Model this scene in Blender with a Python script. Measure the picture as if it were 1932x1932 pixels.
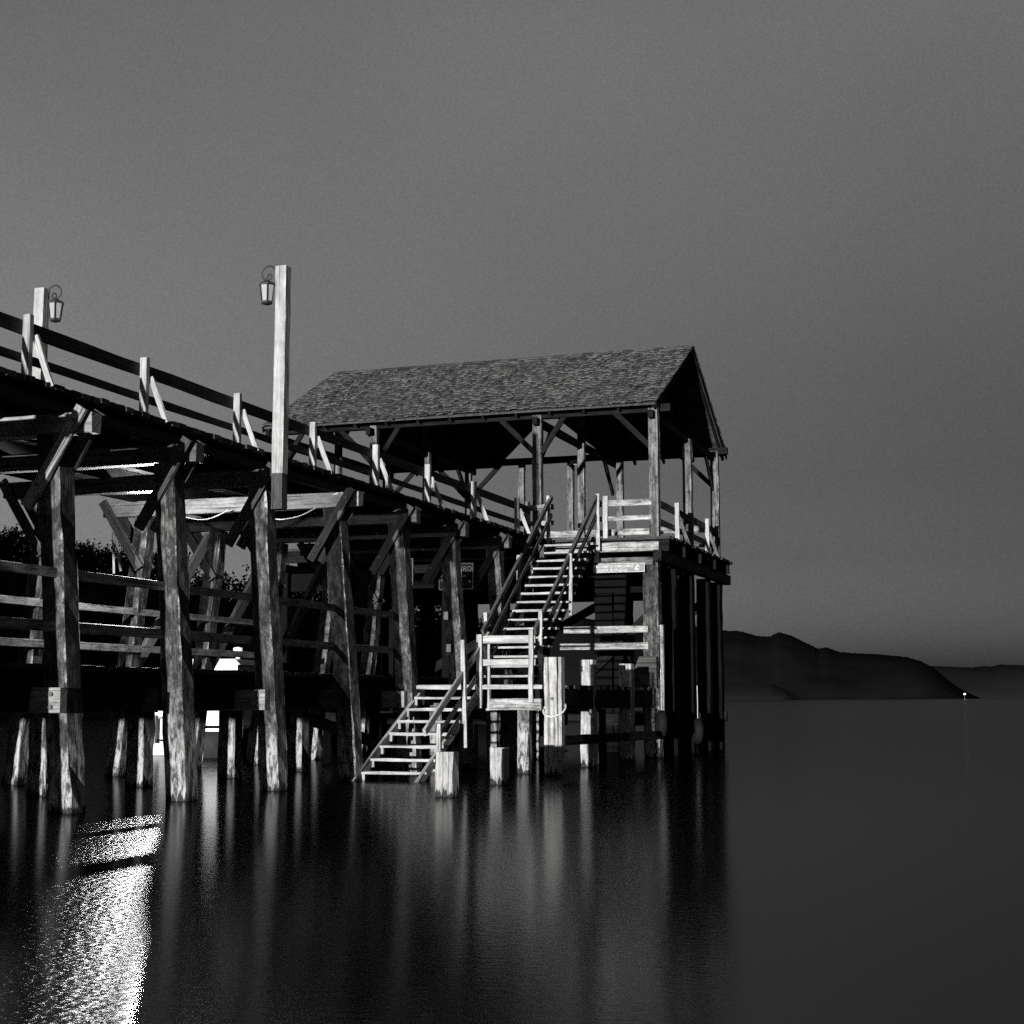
import bpy, bmesh, math, random
from mathutils import Vector, Matrix, noise
R = math.radians
random.seed(11)
sc = bpy.context.scene
for o in list(bpy.data.objects): bpy.data.objects.remove(o)
C = sc.collection

# ------------------------------------------------------------------ camera
EYE = Vector((0, 0, 1.5))
FPX = 2900.0                       # focal length in units of a 1932-wide frame
TH = math.atan(351 / FPX)          # looks up a little: horizon well below the middle
cam = bpy.data.cameras.new('camera'); cam.sensor_width = 36; cam.lens = 36 * FPX / 1932
cam.clip_start = 0.1; cam.clip_end = 40000
co = bpy.data.objects.new('camera', cam); co.location = EYE; co.rotation_euler = (R(90) + TH, 0, 0)
C.objects.link(co); sc.camera = co

# pier frame: s runs out along the pier, w runs across it (away from the camera), z up from the water
AL = math.atan(1014 / (FPX * math.cos(TH) + 351 * math.sin(TH)))
A = Vector((math.sin(AL), math.cos(AL), 0)); W = Vector((-math.cos(AL), math.sin(AL), 0)); Z = Vector((0, 0, 1))
def SW(s, w, z): return A * s + W * w + Z * z
def ray(x, y):
    u = x - 966; v = 966 - y
    return Vector((u, FPX * math.cos(TH) - v * math.sin(TH), FPX * math.sin(TH) + v * math.cos(TH)))
def hit(x, y, n, c):
    d = ray(x, y); return EYE + d * ((c - EYE.dot(n)) / d.dot(n))
def PW(x, y, w): return hit(x, y, W, w)
def PS(x, y, s): return hit(x, y, A, s)
def PY(x, y, Y): return hit(x, y, Vector((0, 1, 0)), Y)

# ------------------------------------------------------------------ light
SUN_EL = 0.9; SUN_AZ = math.degrees(AL) - 2.5 + 180           # low hard light from the shore, along the pier
sp = Vector((math.sin(R(SUN_AZ)) * math.cos(R(SUN_EL)), math.cos(R(SUN_AZ)) * math.cos(R(SUN_EL)), math.sin(R(SUN_EL))))
sl = bpy.data.lights.new('sun', 'SUN'); sl.energy = 5.0; sl.angle = R(0.5); sl.color = (1, 0.99, 0.97)
so = bpy.data.objects.new('sun', sl); so.rotation_euler = (-sp).to_track_quat('-Z', 'Y').to_euler(); so.location = (-20, -30, 20); C.objects.link(so)
wd = bpy.data.worlds.new('World'); sc.world = wd; wd.use_nodes = True
nt = wd.node_tree; nt.nodes.clear()
def N(nt, t, **k):
    n = nt.nodes.new(t)
    for a, b in k.items(): setattr(n, a, b)
    return n
def mathn(nt, op, a, b=None, c=None, clamp=False):
    n = N(nt, 'ShaderNodeMath', operation=op, use_clamp=clamp)
    for i, v in enumerate((a, b, c)):
        if v is None: continue
        if isinstance(v, (int, float)): n.inputs[i].default_value = v
        else: nt.links.new(v, n.inputs[i])
    return n.outputs[0]
def maprange(nt, v, a, b, c, d):
    n = N(nt, 'ShaderNodeMapRange'); nt.links.new(v, n.inputs[0])
    for i, x in enumerate((a, b, c, d)): n.inputs[i + 1].default_value = x
    return n.outputs[0]
sky = N(nt, 'ShaderNodeTexSky', sky_type='NISHITA', sun_disc=False, sun_elevation=R(SUN_EL), sun_rotation=R(SUN_AZ))
bw = N(nt, 'ShaderNodeRGBToBW'); nt.links.new(sky.outputs[0], bw.inputs[0])
tc = N(nt, 'ShaderNodeTexCoord'); sx = N(nt, 'ShaderNodeSeparateXYZ'); nt.links.new(tc.outputs['Generated'], sx.inputs[0])
rp = N(nt, 'ShaderNodeValToRGB'); cr = rp.color_ramp                        # evens out the dusk sky from horizon to zenith
for i, (q, f) in enumerate(((0.0, .95), (.04, .86), (.09, .58), (.142, .52), (.21, .60), (.276, .73), (.413, .97), (1.0, 1.0))):
    e = cr.elements[i] if i < 2 else cr.elements.new(q)
    e.position = q; e.color = (f, f, f, 1)
nt.links.new(sx.outputs[2], rp.inputs[0])
low = mathn(nt, 'MULTIPLY', maprange(nt, sx.outputs[2], .18, .42, .5, .04), 3.1)   # the west (left) glows low down
grad = mathn(nt, 'POWER', 2.71828, mathn(nt, 'MULTIPLY', mathn(nt, 'MULTIPLY', maprange(nt, sx.outputs[0], -.36, .36, -.36, .36), -1), low))
def skyn(s, d, a):
    n = N(nt, 'ShaderNodeTexNoise'); n.inputs['Scale'].default_value = s; n.inputs['Detail'].default_value = d; nt.links.new(tc.outputs['Generated'], n.inputs[0])
    return maprange(nt, n.outputs[0], .3, .7, 1 - a, 1 + a)
grad = mathn(nt, 'MULTIPLY', grad, mathn(nt, 'MULTIPLY', skyn(3.5, 3, .05), skyn(900, 1, .10)))
val = mathn(nt, 'MULTIPLY', mathn(nt, 'MULTIPLY', bw.outputs[0], grad), mathn(nt, 'MULTIPLY', rp.outputs[0], 1.55))
bg = N(nt, 'ShaderNodeBackground'); bg.inputs[1].default_value = 0.05
nt.links.new(val, bg.inputs[0])
wo = N(nt, 'ShaderNodeOutputWorld'); nt.links.new(bg.outputs[0], wo.inputs[0])
sc.view_settings.view_transform = 'Standard'; sc.view_settings.look = 'None'
sc.view_settings.gamma = 1; sc.view_settings.use_curve_mapping = False
sc.view_settings.exposure = 1.35
sc.cycles.use_denoising = False
sc.cycles.max_bounces = 5; sc.cycles.diffuse_bounces = 2; sc.cycles.glossy_bounces = 3
sc.cycles.sample_clamp_indirect = 1.2

# ------------------------------------------------------------------ materials
def newmat(name):
    m = bpy.data.materials.new(name); m.use_nodes = True
    nt = m.node_tree; p = nt.nodes['Principled BSDF']
    return m, nt, p
def grey(nt, p, v):
    if isinstance(v, (int, float)): p.inputs['Base Color'].default_value = (v, v, v, 1)
    else: nt.links.new(v, p.inputs['Base Color'])
def plain(name, v, rough=0.7, spec=0.3, metal=0, var=0.25, scale=9):
    m, nt, p = newmat(name)
    t = N(nt, 'ShaderNodeTexCoord'); n = N(nt, 'ShaderNodeTexNoise'); n.inputs['Scale'].default_value = scale; n.inputs['Detail'].default_value = 6
    nt.links.new(t.outputs['Object'], n.inputs[0])
    grey(nt, p, mathn(nt, 'MULTIPLY', maprange(nt, n.outputs[0], .3, .7, 1 - var, 1 + var), v))
    p.inputs['Roughness'].default_value = rough; p.inputs['Specular IOR Level'].default_value = spec; p.inputs['Metallic'].default_value = metal
    return m
def uvnoise(nt, uv, su, sv, scale=1, detail=5, rough=.6):
    mp = N(nt, 'ShaderNodeMapping'); mp.inputs['Scale'].default_value = (su, sv, 1); nt.links.new(uv, mp.inputs[0])
    n = N(nt, 'ShaderNodeTexNoise'); n.noise_dimensions = '2D'; n.inputs['Scale'].default_value = scale; n.inputs['Detail'].default_value = detail
    n.inputs['Roughness'].default_value = rough
    nt.links.new(mp.outputs[0], n.inputs[0]); return n.outputs[0]
def wood(name, base, contrast=.45, spread=.3, spec=.2, bleach=None, bump=.25, edge=.6, streak=.55):
    m, nt, p = newmat(name)
    tcn = N(nt, 'ShaderNodeTexCoord'); uv = tcn.outputs['UV']
    geo = N(nt, 'ShaderNodeNewGeometry')
    fine = uvnoise(nt, uv, 1.2, 38); mid = uvnoise(nt, uv, .5, 9, detail=4); patch = uvnoise(nt, uv, 2.2, 5.5, detail=9, rough=.82)
    crack = maprange(nt, uvnoise(nt, uv, .35, 24, detail=3), .60, .66, 1, .35)
    v = mathn(nt, 'ADD', mathn(nt, 'MULTIPLY', maprange(nt, fine, .3, .7, -1, 1), contrast * streak), 1)
    v = mathn(nt, 'ADD', v, mathn(nt, 'MULTIPLY', maprange(nt, mid, .3, .7, -1, 1), contrast * .35))
    v = mathn(nt, 'ADD', v, mathn(nt, 'MULTIPLY', maprange(nt, patch, .35, .65, -1, 1), contrast * .9))
    v = mathn(nt, 'MULTIPLY', v, crack)
    v = mathn(nt, 'MULTIPLY', v, maprange(nt, geo.outputs['Random Per Island'], 0, 1, 1 - spread, 1 + spread))
    v = mathn(nt, 'MULTIPLY', v, base)
    wr = N(nt, 'ShaderNodeUVMap', uv_map='Wear'); ws = N(nt, 'ShaderNodeSeparateXYZ'); nt.links.new(wr.outputs[0], ws.inputs[0])
    wn_ = maprange(nt, uvnoise(nt, uv, 5, 7, detail=6), .4, .6, 0, edge)
    v = mathn(nt, 'MULTIPLY', v, mathn(nt, 'ADD', mathn(nt, 'MULTIPLY', ws.outputs[0], wn_), 1))
    if bleach:                                   # waterline wear: pale peeling wood low down, wet jagged band at the water
        sp_ = N(nt, 'ShaderNodeSeparateXYZ'); nt.links.new(geo.outputs['Position'], sp_.inputs[0])
        peel = mathn(nt, 'MULTIPLY', maprange(nt, uvnoise(nt, uv, 3.2, 6.5, detail=9, rough=.8), .45, .56, .35, 1.8), maprange(nt, uvnoise(nt, uv, .7, 1.6, detail=5), .4, .6, .6, 1.5))
        if bleach[1] > 0: v = mathn(nt, 'MULTIPLY', v, peel)
        jag = uvnoise(nt, uv, .4, 14, detail=5)
        big = uvnoise(nt, uv, 1.2, 2.2, detail=7, rough=.75)
        h = mathn(nt, 'ADD', sp_.outputs[2], mathn(nt, 'MULTIPLY', mathn(nt, 'SUBTRACT', big, .5), 3.2))
        f = maprange(nt, h, bleach[1] + .35, bleach[1] - .35, 0, 1)
        mott = maprange(nt, uvnoise(nt, uv, 2.6, 10, detail=9, rough=.78), .42, .56, .10, 1)
        pale = mathn(nt, 'MULTIPLY', mathn(nt, 'MULTIPLY', mott, bleach[0]), maprange(nt, fine, .3, .7, .8, 1.15))
        mx = N(nt, 'ShaderNodeMix'); mx.data_type = 'FLOAT'
        nt.links.new(f, mx.inputs[0]); nt.links.new(v, mx.inputs[2]); nt.links.new(pale, mx.inputs[3]); v = mx.outputs[0]
        wet = maprange(nt, mathn(nt, 'SUBTRACT', sp_.outputs[2], mathn(nt, 'MULTIPLY', mathn(nt, 'SUBTRACT', jag, .42), .5)), .02, .05, .07, 1)
        v = mathn(nt, 'MULTIPLY', v, wet)
    v = mathn(nt, 'MAXIMUM', v, .002)
    grey(nt, p, v)
    p.inputs['Roughness'].default_value = .82; p.inputs['Specular IOR Level'].default_value = spec
    b = N(nt, 'ShaderNodeBump'); b.inputs['Strength'].default_value = bump; b.inputs['Distance'].default_value = .02
    nt.links.new(fine, b.inputs['Height']); nt.links.new(b.outputs[0], p.inputs['Normal'])
    return m
M = {}
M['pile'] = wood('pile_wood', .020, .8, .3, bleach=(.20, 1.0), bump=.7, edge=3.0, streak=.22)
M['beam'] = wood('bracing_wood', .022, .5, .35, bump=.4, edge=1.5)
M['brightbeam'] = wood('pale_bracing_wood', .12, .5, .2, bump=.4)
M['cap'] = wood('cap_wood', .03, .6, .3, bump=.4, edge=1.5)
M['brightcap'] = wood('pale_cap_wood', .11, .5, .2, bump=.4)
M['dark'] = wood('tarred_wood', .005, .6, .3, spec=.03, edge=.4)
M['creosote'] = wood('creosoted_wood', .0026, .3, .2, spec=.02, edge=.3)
M['deck'] = wood('deck_wood', .02, .5, .4, spec=.08, edge=2)
M['rail'] = wood('rail_wood', .04, .4, .15, spec=.1)
M['post'] = wood('post_wood', .17, .3, .12)
M['stair'] = wood('stair_wood', .17, .4, .2)
M['stump'] = wood('stump_wood', .17, .5, .1, bump=.7, bleach=(.2, -3))
M['pav'] = wood('pavilion_wood', .05, 1.0, .25, bump=.5, edge=1)
M['board'] = wood('board_wood', .12, .8, .3)
M['soffit'] = wood('roof_board_wood', .03, .5, .4, spec=.08)
M['iron'] = plain('black_iron', .012, .55, .3)
M['bolt'] = plain('rusty_bolt', .03, .6, .4)
M['glass'] = plain('frosted_glass', .17, .25, .5, var=.12, scale=5)
M['rope'] = plain('rope', .3, .9, .1)
M['ropedark'] = plain('dark_rope', .10, .9, .1)
M['cable'] = plain('white_cable', .35, .5, .4, var=.05)
M['rubber'] = plain('black_rubber', .003, .8, .1)
M['white'] = plain('white_paint', .5, .4, .5, var=.08, scale=3)
M['greypaint'] = plain('grey_paint', .06, .5, .4, var=.2, scale=3)
M['hull'] = plain('dark_hull_paint', .012, .7, .1)
M['tint'] = plain('boat_window', .01, .1, .6)
M['signdark'] = plain('dark_sign_paint', .012, .45, .4, var=.3, scale=6)
M['signpale'] = plain('pale_sign_paint', .04, .5, .4, var=.3, scale=5)
M['signwhite'] = plain('white_lettering', .7, .5, .3, var=.1)
M['signfaded'] = plain('faded_lettering', .26, .6, .2, var=.4, scale=14)
M['leaf'] = plain('woodland_leaves', .003, .8, .1, var=.5, scale=.6)
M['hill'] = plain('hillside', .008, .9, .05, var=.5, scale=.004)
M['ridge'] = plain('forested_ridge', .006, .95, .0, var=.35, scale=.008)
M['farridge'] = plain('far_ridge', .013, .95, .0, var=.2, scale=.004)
# shingles: every one weathered a little differently
m, nt, p = newmat('shingle'); geo = N(nt, 'ShaderNodeNewGeometry'); t = N(nt, 'ShaderNodeTexCoord')
ns = N(nt, 'ShaderNodeTexNoise'); ns.inputs['Scale'].default_value = 1.6; ns.inputs['Detail'].default_value = 5; nt.links.new(t.outputs['Object'], ns.inputs[0])
gr = uvnoise(nt, t.outputs['UV'], 3, 60)
v = mathn(nt, 'MULTIPLY', maprange(nt, geo.outputs['Random Per Island'], 0, 1, .45, 1.5), maprange(nt, ns.outputs[0], .35, .65, .8, 1.2))
v = mathn(nt, 'MULTIPLY', v, maprange(nt, gr, .3, .7, .65, 1.3))
grey(nt, p, mathn(nt, 'MULTIPLY', v, .036)); p.inputs['Roughness'].default_value = .9; p.inputs['Specular IOR Level'].default_value = .1
M['shingle'] = m
# water: long-exposure lake, nearly black body, soft glossy skin with fine ripples
m, nt, p = newmat('lake_water')
nt.nodes.remove(p); out = nt.nodes['Material Output']
gl = N(nt, 'ShaderNodeBsdfAnisotropic'); gl.distribution = 'BECKMANN'; gl.inputs['Roughness'].default_value = .15; gl.inputs['Color'].default_value = (.37, .37, .37, 1)
g2 = N(nt, 'ShaderNodeBsdfAnisotropic'); g2.distribution = 'BECKMANN'; g2.inputs['Roughness'].default_value = .255; g2.inputs['Color'].default_value = (.37, .37, .37, 1)   # the odd steeper wavelet
gm = N(nt, 'ShaderNodeMixShader'); gm.inputs[0].default_value = .15; nt.links.new(gl.outputs[0], gm.inputs[1]); nt.links.new(g2.outputs[0], gm.inputs[2])
df = N(nt, 'ShaderNodeBsdfDiffuse'); df.inputs['Color'].default_value = (.0025, .0025, .0025, 1)
fr_ = N(nt, 'ShaderNodeFresnel'); fr_.inputs['IOR'].default_value = 1.33
mxs = N(nt, 'ShaderNodeMixShader'); nt.links.new(mathn(nt, 'POWER', fr_.outputs[0], .5), mxs.inputs[0]); nt.links.new(df.outputs[0], mxs.inputs[1]); nt.links.new(gm.outputs[0], mxs.inputs[2]); nt.links.new(mxs.outputs[0], out.inputs[0])
t = N(nt, 'ShaderNodeNewGeometry')
def wn(sxx, syy, s, det):
    mp = N(nt, 'ShaderNodeMapping'); mp.inputs['Scale'].default_value = (sxx, syy, 1); mp.inputs['Rotation'].default_value = (0, 0, R(12)); nt.links.new(t.outputs['Position'], mp.inputs[0])
    n = N(nt, 'ShaderNodeTexNoise'); n.inputs['Scale'].default_value = s; n.inputs['Detail'].default_value = det; nt.links.new(mp.outputs[0], n.inputs[0]); return n.outputs[0]
b = N(nt, 'ShaderNodeBump'); b.inputs['Strength'].default_value = 1; b.inputs['Distance'].default_value = .0014
nt.links.new(wn(1, 1.3, 11, 3), b.inputs['Height'])
nt.links.new(b.outputs[0], gl.inputs['Normal'])
b2 = N(nt, 'ShaderNodeBump'); b2.inputs['Strength'].default_value = 1; b2.inputs['Distance'].default_value = .012
nt.links.new(wn(1, 1.6, 13, 4), b2.inputs['Height']); nt.links.new(b2.outputs[0], g2.inputs['Normal'])
M['water'] = m
def emit(name, v, s):
    m, nt, p = newmat(name); p.inputs['Base Color'].default_value = (v, v, v, 1)
    p.inputs['Emission Color'].default_value = (1, 1, 1, 1); p.inputs['Emission Strength'].default_value = s; return m

# ------------------------------------------------------------------ builders
class MB:
    def __init__(s): s.bm = bmesh.new(); s.uv = s.bm.loops.layers.uv.new('UVMap'); s.wear = s.bm.loops.layers.uv.new('Wear')
    def ring(s, rings, closed=True, worn=False):
        """skin a list of vertex rings; u along, v round the perimeter in metres"""
        bm = s.bm; off = (random.uniform(0, 60), random.uniform(0, 60))
        V = [[bm.verts.new(p) for p in r] for r in rings]
        n = len(rings[0]); per = [0]
        for i in range(n): per.append(per[-1] + (rings[0][(i + 1) % n] - rings[0][i]).length)
        u = 0
        for k in range(len(V) - 1):
            du = (sum(rings[k + 1], Vector()) / n - sum(rings[k], Vector()) / n).length
            for i in range(n):
                j = (i + 1) % n
                f = bm.faces.new((V[k][i], V[k][j], V[k + 1][j], V[k + 1][i]))
                for l, (a, c) in zip(f.loops, ((u, per[i]), (u, per[i + 1]), (u + du, per[i + 1]), (u + du, per[i]))): l[s.uv].uv = (a + off[0], c + off[1])
                if worn and i % 2 == 0:
                    for l in f.loops: l[s.wear].uv = (1, 0)
            u += du
        if closed:
            for q, ringv in ((0, list(reversed(V[0]))), (1, V[-1])):
                f = bm.faces.new(ringv)
                o = f.calc_center_median()
                ax = (ringv[1].co - ringv[0].co).normalized(); f.normal_update(); ay = f.normal.cross(ax)
                for l in f.loops:
                    d = l.vert.co - o; l[s.uv].uv = (d.dot(ax) * .8 + off[0] + 9, d.dot(ay) * .8 + off[1])
        return s
    def beam(s, p0, p1, w, h, side=None, rough=.004, seg=.6, ch=.008, end=.0):
        """a sawn timber: w across `side`, h across the other axis; slightly uneven edges"""
        p0 = Vector(p0); p1 = Vector(p1); d = (p1 - p0); L = d.length; d.normalize()
        if side is None: side = W if abs(d.z) > .9 else d.cross(Z)
        side = (side - d * side.dot(d)).normalized(); up = side.cross(d).normalized()
        if end: p0 = p0 - d * random.uniform(0, end); p1 = p1 + d * random.uniform(0, end)
        n = max(1, int(math.ceil(L / seg))); rings = []
        w2, h2 = w / 2, h / 2; c = min(ch, w2 * .6, h2 * .6)
        base = [(-w2, -h2 + c), (-w2 + c, -h2), (w2 - c, -h2), (w2, -h2 + c), (w2, h2 - c), (w2 - c, h2), (-w2 + c, h2), (-w2, h2 - c)]
        for k in range(n + 1):
            o = p0 + (p1 - p0) * (k / n); jx = [random.gauss(0, rough) for _ in range(4)]; jy = [random.gauss(0, rough) for _ in range(4)]
            idx = (0, 0, 1, 1, 2, 2, 3, 3)
            rings.append([o + side * (x + jx[idx[i]]) + up * (y + jy[idx[i]]) for i, (x, y) in enumerate(base)])
        return s.ring(rings, worn=True)
    def pile(s, p0, p1, w0, w1, rough=.008, seg=.35):
        """hewn square pile, uneven and slightly tapered"""
        p0 = Vector(p0); p1 = Vector(p1); d = (p1 - p0).normalized(); L = (p1 - p0).length
        side = (W - d * W.dot(d)).normalized(); up = side.cross(d); n = int(L / seg); rings = []
        sd = random.uniform(0, 99)
        for k in range(n + 1):
            f = k / n; o = p0.lerp(p1, f); w = (w0 + (w1 - w0) * f) / 2; c = w * random.uniform(.05, .13)
            bend = Vector((noise.noise((sd, f * 3, 0)), noise.noise((sd + 9, f * 3, 0)), 0)) * .013
            pts = [(-w, -w + c), (-w + c, -w), (w - c, -w), (w, -w + c), (w, w - c), (w - c, w), (-w + c, w), (-w, w - c)]
            rings.append([o + bend + side * (x + random.gauss(0, rough)) + up * (y + random.gauss(0, rough)) for x, y in pts])
        return s.ring(rings, worn=True)
    def tube(s, pts, r, n=8, r1=None):
        pts = [Vector(p) for p in pts]; rings = []; prev = None
        for k, p in enumerate(pts):
            d = (pts[min(k + 1, len(pts) - 1)] - pts[max(k - 1, 0)]).normalized()
            a = d.cross(Z if abs(d.z) < .95 else A) if prev is None else (prev - d * prev.dot(d))
            a.normalize(); prev = a; b_ = d.cross(a)
            rr = r if r1 is None else r + (r1 - r) * k / (len(pts) - 1)
            rings.append([p + (a * math.cos(2 * math.pi * i / n) + b_ * math.sin(2 * math.pi * i / n)) * rr for i in range(n)])
        return s.ring(rings)
    def box(s, o, ax, ay, az):
        """box from a corner and three edge vectors"""
        o, ax, ay, az = map(Vector, (o, ax, ay, az))
        return s.ring([[o, o + ax, o + ax + ay, o + ay], [o + az, o + ax + az, o + ax + ay + az, o + ay + az]])
    def poly(s, pts, th):
        """a slab: polygon pts extruded by vector th"""
        pts = [Vector(p) for p in pts]; return s.ring([pts, [p + Vector(th) for p in pts]])
    def lathe(s, o, prof, n=12, sq=None):
        rings = [[Vector(o) + (A * math.cos(2 * math.pi * (i + .5) / n) + W * math.sin(2 * math.pi * (i + .5) / n)) * max(r, .0005) + Z * z for i in range(n)] for r, z in prof]
        return s.ring(rings)

ROOT = {}
def link(name, me, mat, parent):
    o = bpy.data.objects.new(name, me); C.objects.link(o)
    if mat: me.materials.append(mat)
    if parent: o.parent = parent
    return o
def thing(name, label, cat, loc, group=None):
    o = bpy.data.objects.new(name, None); C.objects.link(o); o.location = loc; o.empty_display_size = .3
    o['label'] = label; o['category'] = cat
    if group: o['group'] = group
    ROOT[o.name] = Vector(loc); return o
def origin(o):
    while o.parent: o = o.parent
    return ROOT[o.name]
def part(mb, name, mat, parent, label=None, smooth=False):
    bm = mb.bm; bmesh.ops.recalc_face_normals(bm, faces=bm.faces); bmesh.ops.translate(bm, verts=bm.verts, vec=-origin(parent))
    me = bpy.data.meshes.new(name); bm.to_mesh(me); bm.free()
    if smooth:
        for q in me.polygons: q.use_smooth = True
    o = link(name, me, M[mat] if isinstance(mat, str) else mat, parent)
    if label: o['label'] = label
    return o
def solo(mb, name, mat, loc, label=None, cat=None, group=None, kind=None, smooth=False):
    bm = mb.bm; bmesh.ops.recalc_face_normals(bm, faces=bm.faces); bmesh.ops.translate(bm, verts=bm.verts, vec=-Vector(loc))
    me = bpy.data.meshes.new(name); bm.to_mesh(me); bm.free()
    if smooth:
        for q in me.polygons: q.use_smooth = True
    o = link(name, me, M[mat] if isinstance(mat, str) else mat, None); o.location = loc; ROOT[o.name] = Vector(loc)
    if label: o['label'] = label
    if cat: o['category'] = cat
    if group: o['group'] = group
    if kind: o['kind'] = kind
    return o
def text_mb(body, size, org, ax, ay, th, align='LEFT', bold=0.0):
    cu = bpy.data.curves.new('lettering', 'FONT'); cu.body = body; cu.size = size; cu.align_x = align; cu.extrude = .0; cu.offset = bold; cu.resolution_u = 3
    t = bpy.data.objects.new('lettering', cu); C.objects.link(t); bpy.context.view_layer.update()
    me = t.evaluated_get(bpy.context.evaluated_depsgraph_get()).to_mesh()
    mb = MB(); nrm = ax.cross(ay)
    vs = [mb.bm.verts.new(org + ax * q.co.x + ay * q.co.y + nrm * th) for q in me.vertices]
    for f in me.polygons:
        try: mb.bm.faces.new([vs[i] for i in f.vertices])
        except ValueError: pass
    bpy.data.objects.remove(t); bpy.data.curves.remove(cu)
    return mb

# ------------------------------------------------------------------ the setting: lake, far shores
w_ = MB(); w_.bm.faces.new([w_.bm.verts.new(p) for p in ((-15000, -200, 0), (15000, -200, 0), (15000, 25000, 0), (-15000, 25000, 0))])
solo(w_, 'lake_water', 'water', (0, 0, 0), kind='structure')

def ridge(name, pts, D, mat, depth, rough, label=None):
    """a range of hills standing D metres out: a terrain strip whose skyline follows pts"""
    mb = MB(); bm = mb.bm; xs = []; rows = 27; n = 700; rg = random.Random(len(pts))
    x0, x1 = pts[0][0], pts[-1][0]; grid = []
    for i in range(n + 1):
        x = x0 + (x1 - x0) * i / n
        for (xa, ya), (xb, yb) in zip(pts, pts[1:]):
            if xa <= x <= xb: y = ya + (yb - ya) * (x - xa) / (xb - xa); break
        top = PY(x, y, D); col = []
        for j in range(rows):
            f = j / (rows - 1); Yp = D + (f - .5) * depth
            prof = math.sin(math.pi * min(1, f * 1.0)) ** .8
            h = max(0, top.z) * prof
            h += noise.noise((top.x * .006, Yp * .006, 3)) * rough * prof + noise.noise((top.x * .03, Yp * .03, 7)) * rough * .35 * prof + rg.gauss(0, .00016) * D * prof
            col.append(bm.verts.new((top.x * Yp / D, Yp, h - (3 if prof < .01 else 0))))
        grid.append(col)
    for i in range(n):
        for j in range(rows - 1): bm.faces.new((grid[i][j], grid[i + 1][j], grid[i + 1][j + 1], grid[i][j + 1]))
    return solo(mb, name, mat, (0, D, 0), kind='structure', smooth=True)
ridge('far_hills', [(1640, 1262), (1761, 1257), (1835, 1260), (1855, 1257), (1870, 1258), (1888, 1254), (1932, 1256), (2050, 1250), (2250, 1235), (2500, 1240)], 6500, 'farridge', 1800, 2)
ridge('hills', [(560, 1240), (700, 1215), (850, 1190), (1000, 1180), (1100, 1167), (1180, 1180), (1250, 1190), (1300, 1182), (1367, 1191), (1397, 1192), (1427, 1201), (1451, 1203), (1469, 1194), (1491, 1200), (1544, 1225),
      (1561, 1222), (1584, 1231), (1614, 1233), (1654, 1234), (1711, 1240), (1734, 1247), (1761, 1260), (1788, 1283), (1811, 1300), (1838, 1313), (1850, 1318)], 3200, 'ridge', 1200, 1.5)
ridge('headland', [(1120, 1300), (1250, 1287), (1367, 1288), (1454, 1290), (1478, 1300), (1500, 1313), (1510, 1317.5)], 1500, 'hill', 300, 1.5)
# wooded shore on the left
sky_l = [(-420, 950), (-200, 965), (-60, 985), (28, 992), (125, 1020), (166, 1022), (230, 1030), (278, 1036), (347, 1037), (416, 1054), (466, 1066), (560, 1080), (700, 1100), (800, 1118), (845, 1140), (930, 1190), (1010, 1270), (1040, 1312)]
def skyl(x):
    for (xa, ya), (xb, yb) in zip(sky_l, sky_l[1:]):
        if xa <= x <= xb: return ya + (yb - ya) * (x - xa) / (xb - xa)
    return 1300
mb = MB(); grid = []
for i in range(80):
    x = -420 + 1460 * i / 79; col = []
    for j in range(12):
        Yp = 120 + j * 9; q = PY(x, skyl(x), 190); f = min(1, max(0, (Yp - 126) / 62))
        h = max(0, q.z - 4.6) * f ** .8 + noise.noise((q.x * .08, Yp * .08, 0)) * .8 * f
        col.append(mb.bm.verts.new((q.x * (Yp / 190) ** .5, Yp, h - (.6 if f == 0 else 0))))
    grid.append(col)
for i in range(79):
    for j in range(11): mb.bm.faces.new((grid[i][j], grid[i + 1][j], grid[i + 1][j + 1], grid[i][j + 1]))
solo(mb, 'hillside', 'hill', (-30, 170, 0), kind='structure', smooth=True)
mb = MB(); grid = []  # added hill, out of view left of the camera, keeps sun off the woodland
for i in range(40):
    X = -37 - 3.2 * i; col = []
    for j in range(9):
        Yp = -32 + j * 8 - i * .4; f = math.sin(math.pi * j / 8); h = min(40, 14 + (i + 1) * 8) * f ** .6 + noise.noise((X * .05, Yp * .05, 2)) * 3 * f - (.6 if f < .01 else 0)
        col.append(mb.bm.verts.new((X, Yp, h)))
    grid.append(col)
for i in range(39):
    for j in range(8): mb.bm.faces.new((grid[i][j], grid[i + 1][j], grid[i + 1][j + 1], grid[i][j + 1]))
solo(mb, 'hillside', 'hill', (-90, 0, 0), kind='structure', smooth=True)  # the added shade hill, unseen
mb = MB(); bm = mb.bm; rnd = random.Random(5)
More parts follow.
